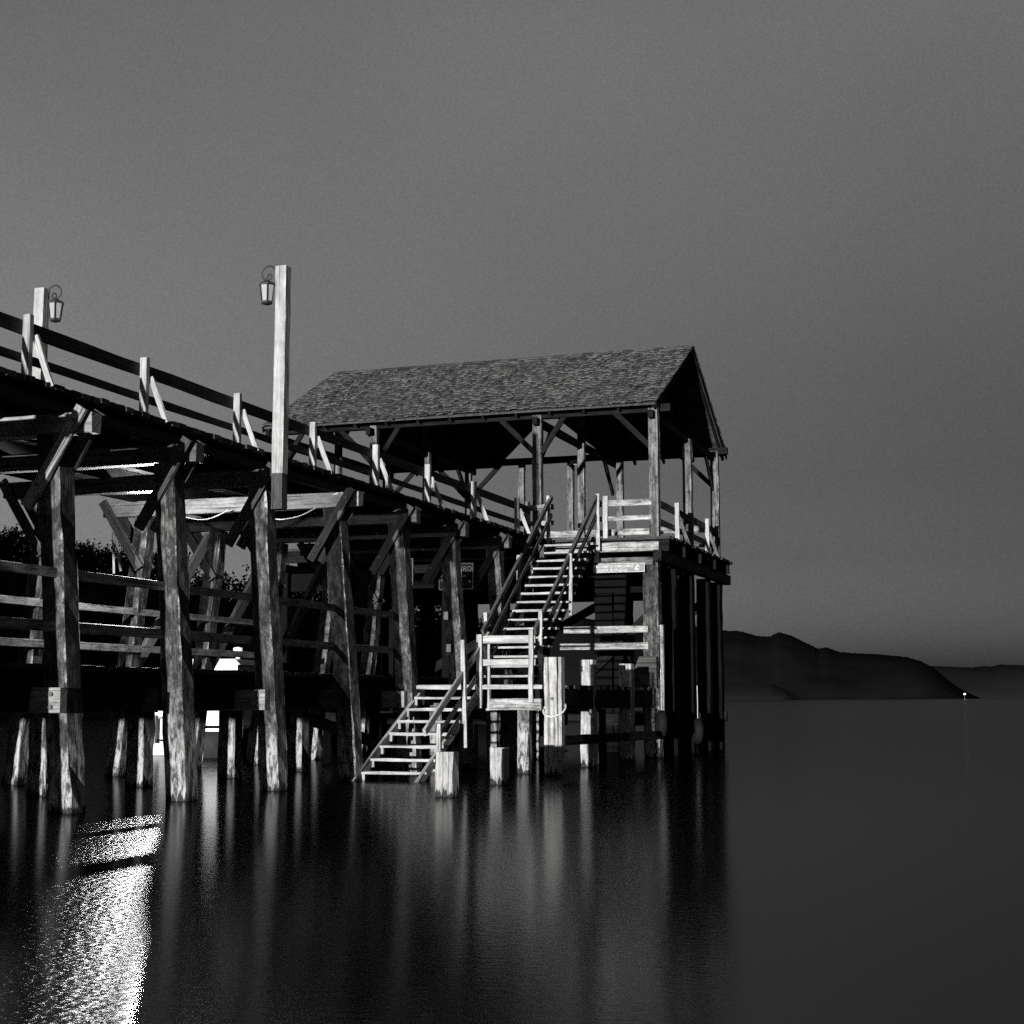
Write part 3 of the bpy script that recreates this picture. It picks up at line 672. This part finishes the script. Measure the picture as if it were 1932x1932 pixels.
for w, sa, za in ((12.05, 29.0, 1.52), (10.78, 29.05, 1.6)):
    part(MB().beam(SW(25.3, w, -.36), SW(sa, w, za), .06, .2, side=W), 'stringer', 'stair', lo)
for i in range(8):
    s = 28.77 - i * .415; z = 1.5 - i * .228; e = random.uniform(0, .04)
    part(MB().beam(SW(s, 10.72, z), SW(s, 12.0 + e, z), .25, .05, seg=.6, rough=.006), 'tread', 'stair', lo)
    if z > 0: part(MB().beam(SW(s - .05, 12.0, z - .14), SW(s - .05, 12.0, z - .025), .05, .05), 'cleat', 'stair', lo)
hr = part(MB().beam(SW(26.0, 10.7, .88), SW(29.45, 10.72, 2.78), .06, .13, side=W), 'handrail', 'stair', lo)
part(MB().beam(SW(26.75, 10.75, .78), SW(29.3, 10.77, 2.14), .045, .11, side=W), 'mid_rail', 'stair', hr)
for s, a_, b_, lean in ((26.6, -.5, 1.03, 0), (27.97, .55, 2.62, .06), (29.25, 1.25, 2.74, 0)):
    part(MB().beam(SW(s, 10.66, a_), SW(s, 10.66 + lean, b_), .085, .09), 'rail_post', 'stair', hr)

# ------------------------------------------------------------------ mooring posts
def post_thing(name, s, w, top, t_, label, cat, group, split=True, mat='stump'):
    t = thing(name, label, cat, SW(s, w, 0), group)
    part(MB().pile(SW(s, w, -1.2), SW(s, w, top), t_, t_ * .97, rough=.008, seg=.3), 'timber', mat, t)
    return t
t = post_thing('fender_post', 29.05, 9.24, 2.30, .27, 'tall pale fender post with a rope looped round it, at the landing corner', 'post', 'fender posts of the landing')
part(MB().beam(SW(29.03, 9.05, .3), SW(29.03, 9.05, 2.30), .07, .22), 'side_plank', 'stump', t)
mb = MB().tube([SW(28.885, 9.2, 1.49), SW(28.86, 9.2, 1.49)], .03, 8); part(mb, 'bolt_head', 'bolt', t)
t = post_thing('fender_post', 32.9, 9.62, 2.34, .30, 'pale topped fender post in the middle of the landing edge', 'post', 'fender posts of the landing', mat='stump')
t = post_thing('fender_post', 36.15, 9.62, 2.32, .31, 'split pale fender post nearest the shelter piles', 'post', 'fender posts of the landing')
post_thing('mooring_stump', 22.3, 8.80, .68, .29, 'short square stump in the water before the lower stairs, nearer one', 'mooring post', 'mooring stumps')
post_thing('mooring_stump', 25.75, 9.17, .64, .27, 'short square stump in the water right of the stairs, farther one', 'mooring post', 'mooring stumps')
c = SW(29.05, 9.2, 1.42)
pts = [c + W * .22 * math.cos(a) + A * .22 * math.sin(a) - Z * (.13 - .13 * math.cos(2 * a) * 0 + .15 * math.sin(-a)) for a in [2 * math.pi * k / 28 for k in range(29)]]
solo(MB().tube(pts, .02, 7), 'rope', 'rope', c, 'pale rope looped round the tall fender post', 'rope', smooth=True)
# hanging tyres and their ropes on the shelter piles
for (s, w, z, lab, rl_) in ((38.1, 9.25, .85, 'black tyre hanging on a rope at the front corner pile of the shelter', 1.15), (41.9, 9.15, .6, 'black tyre hanging at the middle pile under the shelter', 1.0)):
    c = SW(s, w, z); mb = MB(); R0, r0 = .24, .11; rings = []
    ax = (A * .4 - W).normalized(); u1 = ax.cross(Z).normalized()
    rings = []
    for i in range(25):
        a = 2 * math.pi * i / 24; rad = u1 * math.cos(a) + Z * math.sin(a)
        rings.append([c + rad * (R0 + r0 * math.cos(b)) + ax * r0 * 1.1 * math.sin(b) for b in [2 * math.pi * k / 10 for k in range(10)]])
    mb.ring(rings, closed=False)
    solo(mb, 'tyre_fender', 'rubber', c, lab, 'tyre', 'tyres hung as fenders', smooth=True)
    cable('rope', [c + Z * .24, c + Z * (.24 + rl_ * .5) + A * .02, c + Z * (.24 + rl_)], .009, 'rope', 'thin pale rope holding the tyre at the ' + ('front corner' if s < 40 else 'middle') + ' pile', 'rope')

# ------------------------------------------------------------------ signs
def sign(name, label, cat, o, ax, ay, w, h, mat, border, ink='signwhite'):
    nrm = ax.cross(ay); t = thing(name, label, cat, o)
    part(MB().poly([o, o + ax * w, o + ax * w + ay * h, o + ay * h], -nrm * .02), 'panel', mat, t)
    mb = MB(); b = border
    for p, q in (((0, 0), (w, b)), ((0, h - b), (w, h)), ((0, b), (b, h - b)), ((w - b, b), (w, h - b))):
        mb.bm.faces.new([mb.bm.verts.new(o + ax * x + ay * y + nrm * .003) for x, y in ((p[0], p[1]), (q[0], p[1]), (q[0], q[1]), (p[0], q[1]))])
    part(mb, 'border', ink, t)
    return t
ax, ay = -W, Z; nrm = ax.cross(ay)
o = SW(34.2, 13.73, 4.07); t = sign('warning_sign', 'dark warning sign with white lettering half hidden behind a pile', 'sign', o, ax, ay, .88, .63, 'signdark', .018)
for body, size, x, y in (('PELIGRO', .165, .20, .44), ('No arrojarse al agua', .078, .05, .31), ('desde el muelle', .078, .05, .21)):
    part(text_mb(body, size, o + ax * x + ay * y, ax, ay, .004, bold=.003), 'lettering', 'signwhite', t)
def disc(c, r, th, n=20):
    mb = MB(); mb.bm.faces.new([mb.bm.verts.new(c + ax * r * math.cos(2 * math.pi * k / n) + ay * r * math.sin(2 * math.pi * k / n) + nrm * th) for k in range(n)]); return mb
part(disc(o + ax * .115 + ay * .49, .075, .004), 'emblem', 'signwhite', t); part(disc(o + ax * .125 + ay * .49, .04, .006), 'emblem', 'signdark', t)
part(disc(o + ax * .79 + ay * .19, .035, .004), 'emblem', 'signwhite', t)
part(MB().beam(SW(34.32, 12.5, 4.6), SW(34.32, 15.5, 4.6), .1, .2), 'rear_board', 'dark', t)
part(MB().beam(SW(34.32, 13.4, 4.25), SW(34.32, 12.7, 4.25), .1, .12), 'rear_board', 'dark', t)
o = PS(779, 1104, 31.5) + W * .42; t = sign('warning_sign', 'dark panel with a white border almost hidden behind the fifth pile', 'sign', o, ax, ay, .42, .6, 'signdark', .018)
part(MB().beam(o + A * .08 + Z * .3, o + A * .08 + Z * .3 - W * .4, .1, .16), 'rear_board', 'dark', t)
o = SW(38.03, 10.98, 4.70); t = sign('notice_board', 'pale long notice board with worn lettering right of the stair top', 'sign', o, ax, ay, 1.36, .23, 'signpale', .012, 'signfaded')
part(text_mb('PROHIBIDO ARROJARSE', .098, o + ax * .02 + ay * .125, ax, ay, .004, bold=.001), 'lettering', 'signfaded', t)
part(text_mb('DESDE EL MUELLE', .098, o + ax * .12 + ay * .03, ax, ay, .004, bold=.001), 'lettering', 'signfaded', t)
mb = MB()
for p, q, r_ in (((1.1, .05), (1.18, .19), .018), ((1.1, .05), (1.2, .08), .018), ((1.18, .19), (1.24, .1), .012)):
    P, Q = o + ax * p[0] + ay * p[1] + nrm * .004, o + ax * q[0] + ay * q[1] + nrm * .004; d = (Q - P).normalized(); e = d.cross(nrm) * r_
    mb.bm.faces.new([mb.bm.verts.new(v) for v in (P - e, Q - e, Q + e, P + e)])
part(mb, 'pictogram', 'signfaded', t)

# ------------------------------------------------------------------ boats moored beyond the pier
def hull(mb, L, B, D, o, yaw, n=12, sheer=.35, m=9):
    """lofted hull, stern at -L/2, bow at +L/2, keel just under water"""
    Rm = Matrix.Rotation(yaw, 3, 'Z'); rings = []
    for i in range(n + 1):
        f = i / n; x = -L / 2 + L * f; b = B / 2 * (1 - max(0, (f - .45) / .55) ** 2.2) * (.86 + .14 * min(1, f * 3)); top = D + sheer * f ** 2; b = max(b, .02)
        k = -.3 + .3 * max(0, (f - .75) / .25) ** 2
        ring = []
        for j in range(m):
            a = math.pi * j / (m - 1); yy = -b * math.cos(a); zz = top - (top - k) * math.sin(a) ** .55
            ring.append(Vector(o) + Rm @ Vector((x + (.25 * f * f if j in (0, m - 1) else 0), yy, zz)))
        rings.append(ring)
    return mb.ring(rings)
def local(o, yaw):
    Rm = Matrix.Rotation(yaw, 3, 'Z'); return lambda x, y, z: Vector(o) + Rm @ Vector((x, y, z))
o = Vector((-9.4, 43.6, 0)); yaw = R(84); g = local(o, yaw)
t = thing('motorboat', 'white open motorboat moored behind the second pile of the pier', 'boat', o, 'boats moored beyond the pier')
h = part(hull(MB(), 4.4, 1.75, .95, o, yaw), 'hull', 'white', t, smooth=True)
part(MB().tube([g(-2.22, .8, .38), g(-2.22, -.8, .38), g(-1, -.9, .42), g(1.0, -.85, .5)], .035, 6), 'rubbing_strake', 'hull', h)
part(MB().poly([g(-.4, -.7, .8), g(.9, -.6, .9), g(.9, .6, .9), g(-.4, .7, .8)], Vector((0, 0, .38))), 'cabin', 'white', t)
part(MB().poly([g(.92, -.5, 1.3), g(.92, .5, 1.3), g(.5, .5, 1.65), g(.5, -.5, 1.65)], g(.03, 0, 0) - o), 'windscreen', 'tint', t)
part(MB().poly([g(-2.45, -.2, .3), g(-2.25, -.2, .3), g(-2.25, .2, .3), g(-2.45, .2, .3)], Vector((0, 0, .75))), 'outboard_motor', 'greypaint', t)
fd = MB(); fd.lathe(g(-2.25, -1.0, 0), [(.001, .12), (.09, .16), (.1, .55), (.06, .64), (.012, .68), (.012, 1.3)], 10); part(fd, 'fender', 'white', t, smooth=True)
o = Vector((-7.3, 42.3, 0)); yaw = R(80); g = local(o, yaw)
t = thing('cabin_boat', 'white cabin boat with dark hull moored behind the third pile of the pier', 'boat', o, 'boats moored beyond the pier')
part(hull(MB(), 6.2, 1.85, .72, o, yaw), 'hull', 'hull', t, smooth=True)
part(MB().tube([g(-3.1, .78, .7), g(-3.1, -.78, .7), g(-1, -.93, .78), g(1.0, -.85, .9), g(2.7, -.3, 1.05)], .045, 6), 'rubbing_strake', 'white', t)
cb = part(MB().ring([[g(-2.6, -.75, .8), g(.9, -.75, .8), g(.9, .75, .8), g(-2.6, .75, .8)], [g(-2.55, -.7, 2.35), g(.5, -.7, 2.35), g(.5, .7, 2.35), g(-2.55, .7, 2.35)]]), 'cabin', 'white', t)
part(MB().ring([[g(-2.75, -.85, 2.35), g(.75, -.82, 2.35), g(.75, .82, 2.35), g(-2.75, .85, 2.35)], [g(-2.6, -.65, 2.5), g(.6, -.6, 2.5), g(.6, .6, 2.5), g(-2.6, .65, 2.5)]]), 'roof', 'white', cb)
for y in (-.725, .725):
    for x in (-1.9, -.95, -.05): part(MB().poly([g(x, y - .02, 1.65), g(x + .7, y - .02, 1.65), g(x + .7, y - .02, 2.15), g(x, y - .02, 2.15)], g(0, .04, 0) - o), 'window', 'tint', cb)
part(MB().lathe(g(-.6, 0, 0), [(.001, 2.5), (.06, 2.5), (.06, 2.72), (.13, 2.74), (.13, 2.85), (.001, 2.88)], 10), 'beacon', 'white', t)
o = Vector((-11.6, 48.6, 0)); yaw = R(112)
t = thing('dinghy', 'small grey dinghy moored left of the white motorboat', 'boat', o, 'boats moored beyond the pier')
part(hull(MB(), 2.8, 1.1, .5, o, yaw), 'hull', 'greypaint', t, smooth=True)
g = local(o, yaw)
for x in (-.8, .4): part(MB().poly([g(x, -.5, .4), g(x + .25, -.5, .4), g(x + .25, .5, .4), g(x, .5, .4)], Vector((0, 0, .05))), 'seat', 'board', t)

# lit beacon on the far point
o = PY(1820, 1316, 1900); o.z = 0; lt = PY(1820, 1309.5, 1900)
t = thing('shore_light', 'tiny bright lamp on a pole at the far point', 'lamp', o)
part(MB().tube([o - Z * 2, lt], .25, 6), 'pole', 'iron', t)
part(MB().lathe(lt, [(.01, -.9), (1.1, -.5), (1.3, 0), (1.1, .5), (.01, .9)], 10), 'bulb', emit('shore_lamp_glass', .8, 3), t)
